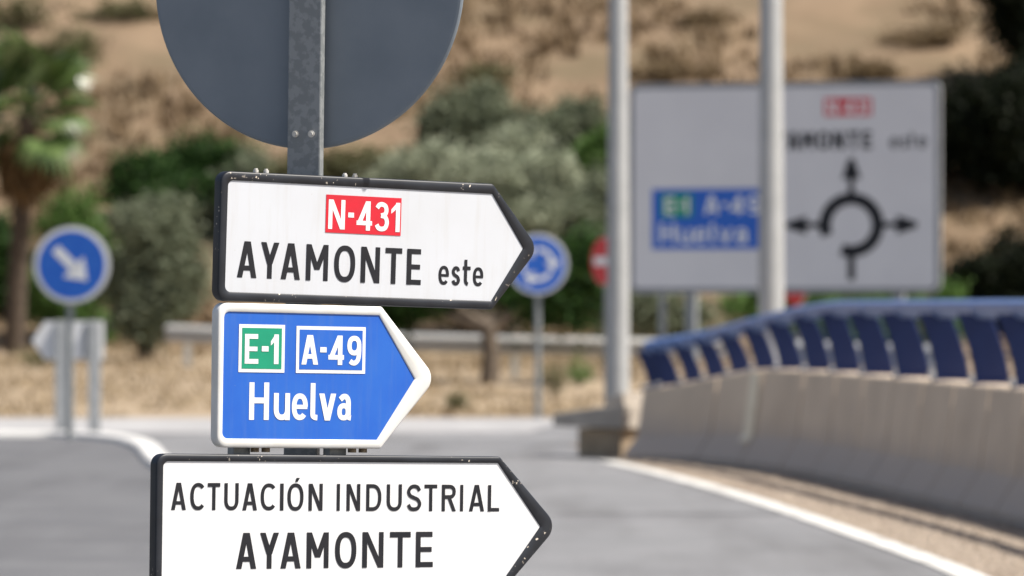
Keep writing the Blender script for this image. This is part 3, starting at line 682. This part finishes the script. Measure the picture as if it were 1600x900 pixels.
# ------------------------------------------------------------------ the post with its round sign and three arrow signs
POST_X, POST_Y, TILT, YAW = -.5655, 15.53, .013, -R(19)
def on_post(z, dy=0.0): return Vector((POST_X + (z - 1.72) * TILT, POST_Y + dy, z))
post = empty('sign_post', on_post(0.0), (0, TILT, YAW)); tag(post, 'galvanised steel post carrying the round sign and arrow signs', 'post')
MB().box(-.0485, .0485, -.015, .015, -.4, 2.93).build('shaft', M['galv'], post, .004)
MB().box(-.0505, .0505, -.017, .017, 2.9295, 2.938).build('cap', M['galv'], post)
zb = CAM_H + (480 - 209) / 8889 * 15.5
for bx in (-.0235, .0225):
    mb = MB().tube([(bx, -.0152, zb), (bx, -.0185, zb)], .0095, 16); mb.tube([(bx, -.0184, zb), (bx, -.0235, zb)], .0062, 6); mb.build('bolt', M['bolt'], post)

zc = CAM_H + (480 + 31) / 8889 * 15.56
disc = empty('round_sign', on_post(zc, .0) + Vector((-.013, 0, -.010)), (0, TILT, YAW)); tag(disc, 'back of a large round grey sign at the top of the post', 'road sign')
Rd = .452; rings = [(0.0, .030), (Rd - .012, .030), (Rd - .005, .031), (Rd - .0015, .0345), (Rd, .0385), (Rd, .040), (Rd - .002, .042), (0.0, .042)]
dvs = []; dfs = []; N = 128
for (r, y) in rings[1:-1]:
    for k in range(N): a = 2 * math.pi * k / N; dvs.append((r * math.cos(a), y, r * math.sin(a)))
for i in range(len(rings) - 3):
    for k in range(N): dfs.append((i * N + k, i * N + (k + 1) % N, (i + 1) * N + (k + 1) % N, (i + 1) * N + k))
dfs.append(tuple(range(N)))
dob = raw('disc', dvs, dfs, M['discback'], disc)
raw('front_face', [(x, .0424, z) for (x, y, z) in dvs[-N:]], [tuple(range(N))], M['white'], disc)
for bz in (-.27, .27): MB().box(-.045, .045, .0155, .0297, bz - .022, bz + .022).build('clamp', M['galv'], disc)
MB().box(.262, .345, .0275, .0299, -.040, .012).build('data_plate', M['seam'], disc)

def fillet(poly, radii, seg=7):
    out = []; n = len(poly)
    for i in range(n):
        p = Vector(poly[i]); a = (Vector(poly[i - 1]) - p).normalized(); b = (Vector(poly[(i + 1) % n]) - p).normalized()
        ang = a.angle(b); r = radii[i]; t = r / math.tan(ang / 2); c = p + (a + b).normalized() * r / math.sin(ang / 2)
        s0 = p + a * t - c; s1 = p + b * t - c; a0 = math.atan2(s0.y, s0.x); da = math.atan2(s1.y, s1.x) - a0
        while da > math.pi: da -= 2 * math.pi
        while da < -math.pi: da += 2 * math.pi
        for k in range(seg + 1): out.append((c.x + r * math.cos(a0 + da * k / seg), c.y + r * math.sin(a0 + da * k / seg)))
    return out
def arrow_sign(label, loc, yaw, roll, inner, outer, face_m, rim_m, rails):
    root = empty('direction_sign', loc, (0, roll, yaw)); tag(root, label, 'road sign')
    u = .001
    I = fillet([(a * u, b * u) for a, b in inner], [.016, .002, .002, .002, .016]); O = fillet([(a * u, b * u) for a, b in outer], [.030, .010, .045, .010, .030])
    mb = MB(); loops = [(0, .0008), (0, -.0018), (.06, -.0030), (.45, -.0036), (.84, -.0032), (.95, -.0012), (1, .0032), (1.0, .031)]
    vs = []; n = len(I)
    for (t, y) in loops:
        for (a, b) in zip(I, O): vs.append((a[0] + (b[0] - a[0]) * t, y, a[1] + (b[1] - a[1]) * t))
    fs = [(i * n + k, i * n + (k + 1) % n, (i + 1) * n + (k + 1) % n, (i + 1) * n + k) for i in range(len(loops) - 1) for k in range(n)]
    mb.add(vs, fs, True)
    o = mb.build('rim', rim_m, root)
    raw('face', [(a[0], 0, a[1]) for a in I], [tuple(reversed(range(n)))], face_m, root)
    raw('back', [(b[0], .0305, b[1]) for b in O], [tuple(range(n))], M['galvpale'], root)
    for (x0, x1, z0, z1) in rails: MB().box(x0, x1, .0312, .066, z0, z1).build('back_rail', M['galv'], root)
    return root

# upper sign
SIGN_X = -.5596
S1 = arrow_sign('white arrow sign with black rim reading AYAMONTE este under red N-431 plate', (SIGN_X, 15.4, 1.7232), R(32), .034,
    [(-245, 160), (590, 160), (696, 14), (596, -136), (-245, -140)], [(-268, 184), (591, 188), (748, 15), (600, -159), (-267, -165)], M['white_old'], M['blackrim'],
    [(-.18, -.14, -.155, .178), (.095, .135, -.155, .178)])
lettering(S1, M['blackprint'], word('AYAMONTE', [(-209, -149), (-137, -81), (-74, -14), (4, 73), (92, 158), (176, 236), (253, 306), (322, 368)], -100, 98, 14.6))
lettering(S1, M['blackprint'], word('es', [(424, 458), (466, 494)], -97, 53, 9.6) + word('t', [(502, 529)], -97, 72, 9.6) + word('e', [(535, 569)], -97, 53, 9.6))
rp1 = plate(S1, 'route_plate', M['red'], .061, .299, .032, .135, -.0012)
lettering(rp1, M['whiteprint'], word('N-431', [(69, 121), (131, 149), (158, 207), (215, 260), (267, 296)], 42, 80, 12.6), -.0016)
for bx in (-.150, -.118, .128, .160):
    mb = MB().tube([(bx, .018, .178), (bx, .018, .1925)], .0085, 6); mb.tube([(bx, .018, .192), (bx, .018, .1965)], .005, 8); mb.build('bolt', M['bolt'], S1)

# middle sign
S2 = arrow_sign('blue arrow sign with white rim reading Huelva below E-1 and A-49 plates', (SIGN_X, 15.4, 1.3629), R(32), .018,
    [(-255, 171), (229, 169), (345, -3), (227, -171), (-255, -170)], [(-274, 195), (236, 194), (416, -1), (240, -195), (-272, -194)], M['blue'], M['whiterim'],
    [(-.200, -.150, -.214, .15), (.098, .150, -.214, .15)])
pe = plate(S2, 'route_plate', M['whiteprint'], -.208, -.066, .009, .138, -.0012)
plate(pe, 'green_field', M['green'], -.1985, -.0755, .0185, .1285, -.0018)
lettering(pe, M['whiteprint'], word('E-1', [(-190, -148), (-138, -117), (-110, -84)], 32, 80, 13.5), -.0024)
pa = plate(S2, 'route_plate', M['whiteprint'], -.030, .187, .009, .136, -.0012)
plate(pa, 'blue_field', M['blue'], -.0205, .1775, .0185, .1265, -.0018)
lettering(pa, M['whiteprint'], word('A-49', [(-14, 38), (44, 64), (70, 119), (129, 173)], 32, 80, 13.5), -.0024)
lettering(S2, M['whiteprint'], word('H', [(-173, -112)], -119, 101, 15.5) + word('ue', [(-97, -47), (-41, 9)], -119, 73, 15) + word('l', [(17, 42)], -119, 101, 15) + word('va', [(44, 97), (101, 149)], -119, 73, 15))
for bx in (-.142, -.108, .162, .196):
    MB().tube([(bx, .020, -.19), (bx, .020, -.206)], .012, 8).build('bolt', M['rustbolt'], S2)

# lower sign
S3 = arrow_sign('white arrow sign with black rim reading ACTUACIÓN INDUSTRIAL AYAMONTE', (SIGN_X, 15.4, .9558), R(32), .0155,
    [(-440, 177), (611, 173), (752, -3), (611, -178), (-440, -178)], [(-461, 197), (616, 191), (812, -2), (616, -197), (-460, -198)], M['white'], M['blackrim'],
    [(-.18, -.14, -.19, .19), (.095, .135, -.19, .19)])
ext = [(-414, -369), (-356, -311), (-303, -265), (-252, -208), (-196, -151), (-140, -92), (-80, -69), (-57, -7), (9, 53),
       (97, 107), (128, 171), (190, 238), (255, 303), (318, 366), (375, 416), (431, 477), (490, 500), (519, 568), (580, 617)]
lettering(S3, M['blackprint'], [(c, a * .001, e * .001, (.0465 - .0075 * (a + 414) / 1031), .073, .0103) for c, (a, e) in zip('ACTUACIÓNINDUSTRIAL', ext)])
lettering(S3, M['blackprint'], word('AYAMONTE', [(-213, -151), (-140, -82), (-76, -13), (5, 74), (94, 161), (180, 247), (267, 333), (350, 405)], -112.5, 97, 15))

# ------------------------------------------------------------------ signs in the distance
def round_sign(name, label, px, py, d, r, yaw, ground=0.0, face=None, post_r=.042, post_dx=0, post_m=None):
    p = at(px, py, d); root = empty(name, (p.x, d, ground), (0, 0, yaw)); tag(root, label, 'road sign')
    zc = p.z - ground
    MB().tube([(post_dx, .06, -.3), (post_dx, .06, zc + r * .8)], post_r, 14).build('post', post_m or M['galv'], root)
    vs = []; fs = []; N = 56
    for (rr, y) in ((r - .012, -.004), (r, 0), (r, .025)):
        for k in range(N): a = 2 * math.pi * k / N; vs.append((rr * math.cos(a), y, zc + rr * math.sin(a)))
    fs = [(i * N + k, i * N + (k + 1) % N, (i + 1) * N + (k + 1) % N, (i + 1) * N + k) for i in range(2) for k in range(N)] + [tuple(range(N)), tuple(range(2 * N, 3 * N))]
    dsc = MB().add(vs, fs).build('disc', M['galvpale'], root)
    return root, zc
def flat(parent, name, m, polys, y, zc):
    mb = MB()
    for (vs, fs) in polys: mb.add([(x, y, zc + z) for x, z in vs], fs)
    me = bpy.data.meshes.new(name); me.from_pydata(mb.v, [], mb.f); me.materials.append(m); me.update()
    return link(bpy.data.objects.new(name, me), parent)
def circle(r, n=56): return [(r * math.cos(2 * math.pi * k / n), r * math.sin(2 * math.pi * k / n)) for k in range(n)], [tuple(range(n))]
def turned(poly, a):
    vs, fs = poly; c, s_ = math.cos(a), math.sin(a); return [(x * c - y * s_, x * s_ + y * c) for x, y in vs], fs

rs, zc = round_sign('keep_right_sign', 'round blue sign with white arrow pointing down right', 112, 414, 66, .45, -R(6), 0.0, post_dx=-.03)
flat(rs, 'rim_band', M['whiteprint'], [circle(.436)], -.006, zc)
flat(rs, 'blue_field', M['blue'], [circle(.395)], -.008, zc)
flat(rs, 'arrow', M['whiteprint'], [turned(([(-.27, -.055), (.06, -.055), (.06, .055), (-.27, .055)], [(0, 1, 2, 3)]), R(-45)), turned(([(.03, -.17), (.26, 0), (.03, .17)], [(0, 1, 2)]), R(-45))], -.010, zc)
rs, zc = round_sign('roundabout_sign', 'round blue sign with circling white arrows behind the upper arrow tip', 840, 413, 79, .425, -R(4), 0.0)
flat(rs, 'rim_band', M['whiteprint'], [circle(.412)], -.006, zc)
flat(rs, 'blue_field', M['blue'], [circle(.385)], -.008, zc)
pol = []
for a in (90, 210, 330):
    pol.append(ribbon(ell(0, 0, .21, .21, a, a - 78, 14, 2.0), .06))
    pol.append(turned(([(.10, .0), (.32, .0), (.21, -.13)], [(0, 1, 2)]), R(a - 78)))
flat(rs, 'circling_arrows', M['whiteprint'], pol, -.010, zc)
for (px, py, d, lab) in ((943, 408, 73, 'red no entry sign turned aside, left of the thinner lamp post'), (1243, 445, 81, 'red no entry sign peeking out below the big sign')):
    rs, zc = round_sign('no_entry_sign', lab, px, py, d, .31, -R(60), 0.0)
    rs['group'] = 'no entry signs'
    flat(rs, 'red_field', M['red'], [circle(.302)], -.006, zc)
    flat(rs, 'white_bar', M['whiteprint'], [rect(-.22, -.055, .22, .055)], -.009, zc)

# small white arrow board behind the keep-right sign, on two pale posts
p = at(108, 532, 68.5); ab = empty('arrow_board', (p.x, 68.5, 0)); tag(ab, 'small white arrow board on two pale posts under the blue arrow sign', 'road sign')
kx = 68.5 / 8889; zz = p.z
pv = [(-58 * kx, 0), (-38 * kx, 30 * kx), (54 * kx, 30 * kx), (54 * kx, -30 * kx), (-38 * kx, -30 * kx)]
MB().add([(x, y, zz + z) for y in (0, .035) for x, z in pv], [(0, 1, 2, 3, 4), (9, 8, 7, 6, 5)] + [(i, (i + 1) % 5, 5 + (i + 1) % 5, 5 + i) for i in range(5)]).build('board', M['white'], ab)
for xx in (-12 * kx, 40 * kx):
    MB().box(xx - .075, xx + .075, -.062, -.002, -.2, zz + .24).build('post', M['galvpale'], ab, .008)
for xx in (-.02, .18): MB().box(xx, xx + .035, -.012, -.0015, zz - .2, zz + .2).build('strap', M['galv'], ab)

# the big preview sign
BW, BH = 4.42, 2.86; d = 77.0
p = at(1233, 293, d); big = empty('roundabout_preview_sign', (p.x, d, 0), (0, 0, -R(20))); tag(big, 'big white sign with black roundabout diagram and blue Huelva panel', 'road sign')
zc = p.z; PX = d / 8889 * 1.045; PZ = d / 8889
bx = lambda px: (px - 1233) * PX
bz = lambda py: zc + (293 - py) * PZ
SX = -.085
def rrect(w_, h_, r): return fillet([(SX - w_ / 2, h_ / 2), (SX + w_ / 2, h_ / 2), (SX + w_ / 2, -h_ / 2), (SX - w_ / 2, -h_ / 2)], [r] * 4, 6)
O = rrect(BW, BH, .14); n = len(O)
MB().add([(x, y, zc + z) for y in (0, .05) for x, z in O], [tuple(range(n)), tuple(range(n, 2 * n))] + [(i, (i + 1) % n, n + (i + 1) % n, n + i) for i in range(n)]).build('panel', M['galvpale'], big)
O1 = rrect(BW - .03, BH - .03, .13); O2 = rrect(BW - .15, BH - .15, .08)
M['greyband'] = mat('grey_border_band', (.20, .205, .22), .5, col2=(.23, .235, .25), scale=4)
raw('border', [(x, -.003, zc + z) for x, z in O1] + [(x, -.003, zc + z) for x, z in O2], [(i, (i + 1) % n, n + (i + 1) % n, n + i) for i in range(n)], M['greyband'], big)
M['bigwhite'] = mat('big_sign_sheeting', (.68, .665, .665), .45, col2=(.64, .625, .63), scale=1.5)
raw('face', [(x, -.002, zc + z) for x, z in O2], [tuple(reversed(range(n)))], M['bigwhite'], big)
plate(big, 'blue_panel', M['blue'], bx(1017), bx(1206), bz(389), bz(294), -.006, th=.002)
plate(big, 'green_plate', M['green'], bx(1032), bx(1081), bz(338), bz(302), -.009, th=.002)
def ptext(chars, ext, base, top, s_, m, y): lettering(big, m, [(c, bx(a), bx(e), bz(base), (base - top) * PZ, s_ * PZ) for c, (a, e) in zip(chars, ext)], y)
ptext('E-1', [(1038, 1054), (1057, 1065), (1068, 1076)], 334, 307, 4.6, M['whiteprint'], -.0115)
ptext('A-49', [(1100, 1123), (1127, 1137), (1140, 1163), (1168, 1189)], 334, 305, 5, M['whiteprint'], -.009)
ptext('H', [(1030, 1054)], 380, 347, 5.5, M['whiteprint'], -.009); ptext('ue', [(1060, 1080), (1084, 1105)], 380, 356, 5, M['whiteprint'], -.009)
ptext('l', [(1110, 1119)], 380, 347, 5, M['whiteprint'], -.009); ptext('va', [(1122, 1145), (1149, 1170)], 380, 356, 5, M['whiteprint'], -.009)
plate(big, 'red_plate', M['red'], bx(1288), bx(1362), bz(182), bz(154), -.006, th=.002)
ptext('N-431', [(1293, 1308), (1311, 1317), (1320, 1334), (1337, 1349), (1351, 1358)], 179, 158, 4, M['whiteprint'], -.009)
ptext('AYAMONTE', [(1192, 1210), (1212, 1229), (1231, 1249), (1252, 1273), (1277, 1297), (1301, 1320), (1325, 1342), (1347, 1362)], 234, 206, 6, M['blackprint'], -.006)
ptext('es', [(1390, 1403), (1406, 1417)], 234, 216, 3.6, M['blackprint'], -.006); ptext('t', [(1420, 1430)], 234, 209, 3.6, M['blackprint'], -.006); ptext('e', [(1433, 1447)], 234, 216, 3.6, M['blackprint'], -.006)
cx, cz = bx(1330), bz(352)
def sym(polys, name):
    mb = MB()
    for j, (vs, fs) in enumerate(polys): mb.add([(cx + x * PX, -.006 - .0006 * j, cz + z * PZ) for x, z in vs], fs)
    me = bpy.data.meshes.new(name); me.from_pydata(mb.v, [], mb.f); me.materials.append(M['blackprint']); me.update(); return link(bpy.data.objects.new(name, me), big)
sym([ribbon(ell(0, 0, 41, 41, 203, -112, 60, 2.0), 18.5)], 'roundabout_ring')
sym([rect(-4.5, 44, 4.5, 82), ([(-15, 72), (15, 72), (4, 104), (-4, 104)], [(0, 1, 2, 3)])], 'exit_arrow')
sym([rect(-80, -4.5, -44, 4.5), ([(-70, -15), (-70, 15), (-102, 4), (-102, -4)], [(0, 1, 2, 3)])], 'exit_arrow')
sym([rect(44, -4.5, 80, 4.5), ([(70, -15), (70, 15), (102, 4), (102, -4)], [(0, 3, 2, 1)])], 'exit_arrow')
sym([rect(-5.5, -86, 5.5, -42)], 'entry_stem')
for px in (1075, 1400):
    x = bx(px); MB().box(x - .07, x + .07, .055, .2, -.3, zc + BH / 2 - .15).build('post', M['galv'], big)
for zz in (zc - .9, zc, zc + .9): MB().box(SX - BW / 2 + .1, SX + BW / 2 - .1, .0505, .0545, zz - .04, zz + .04).build('stiffener', M['galv'], big)
x = bx(1030); MB().box(x - .04, x + .04, .055, .14, -.3, zc + .4).build('post', M['galv'], big)
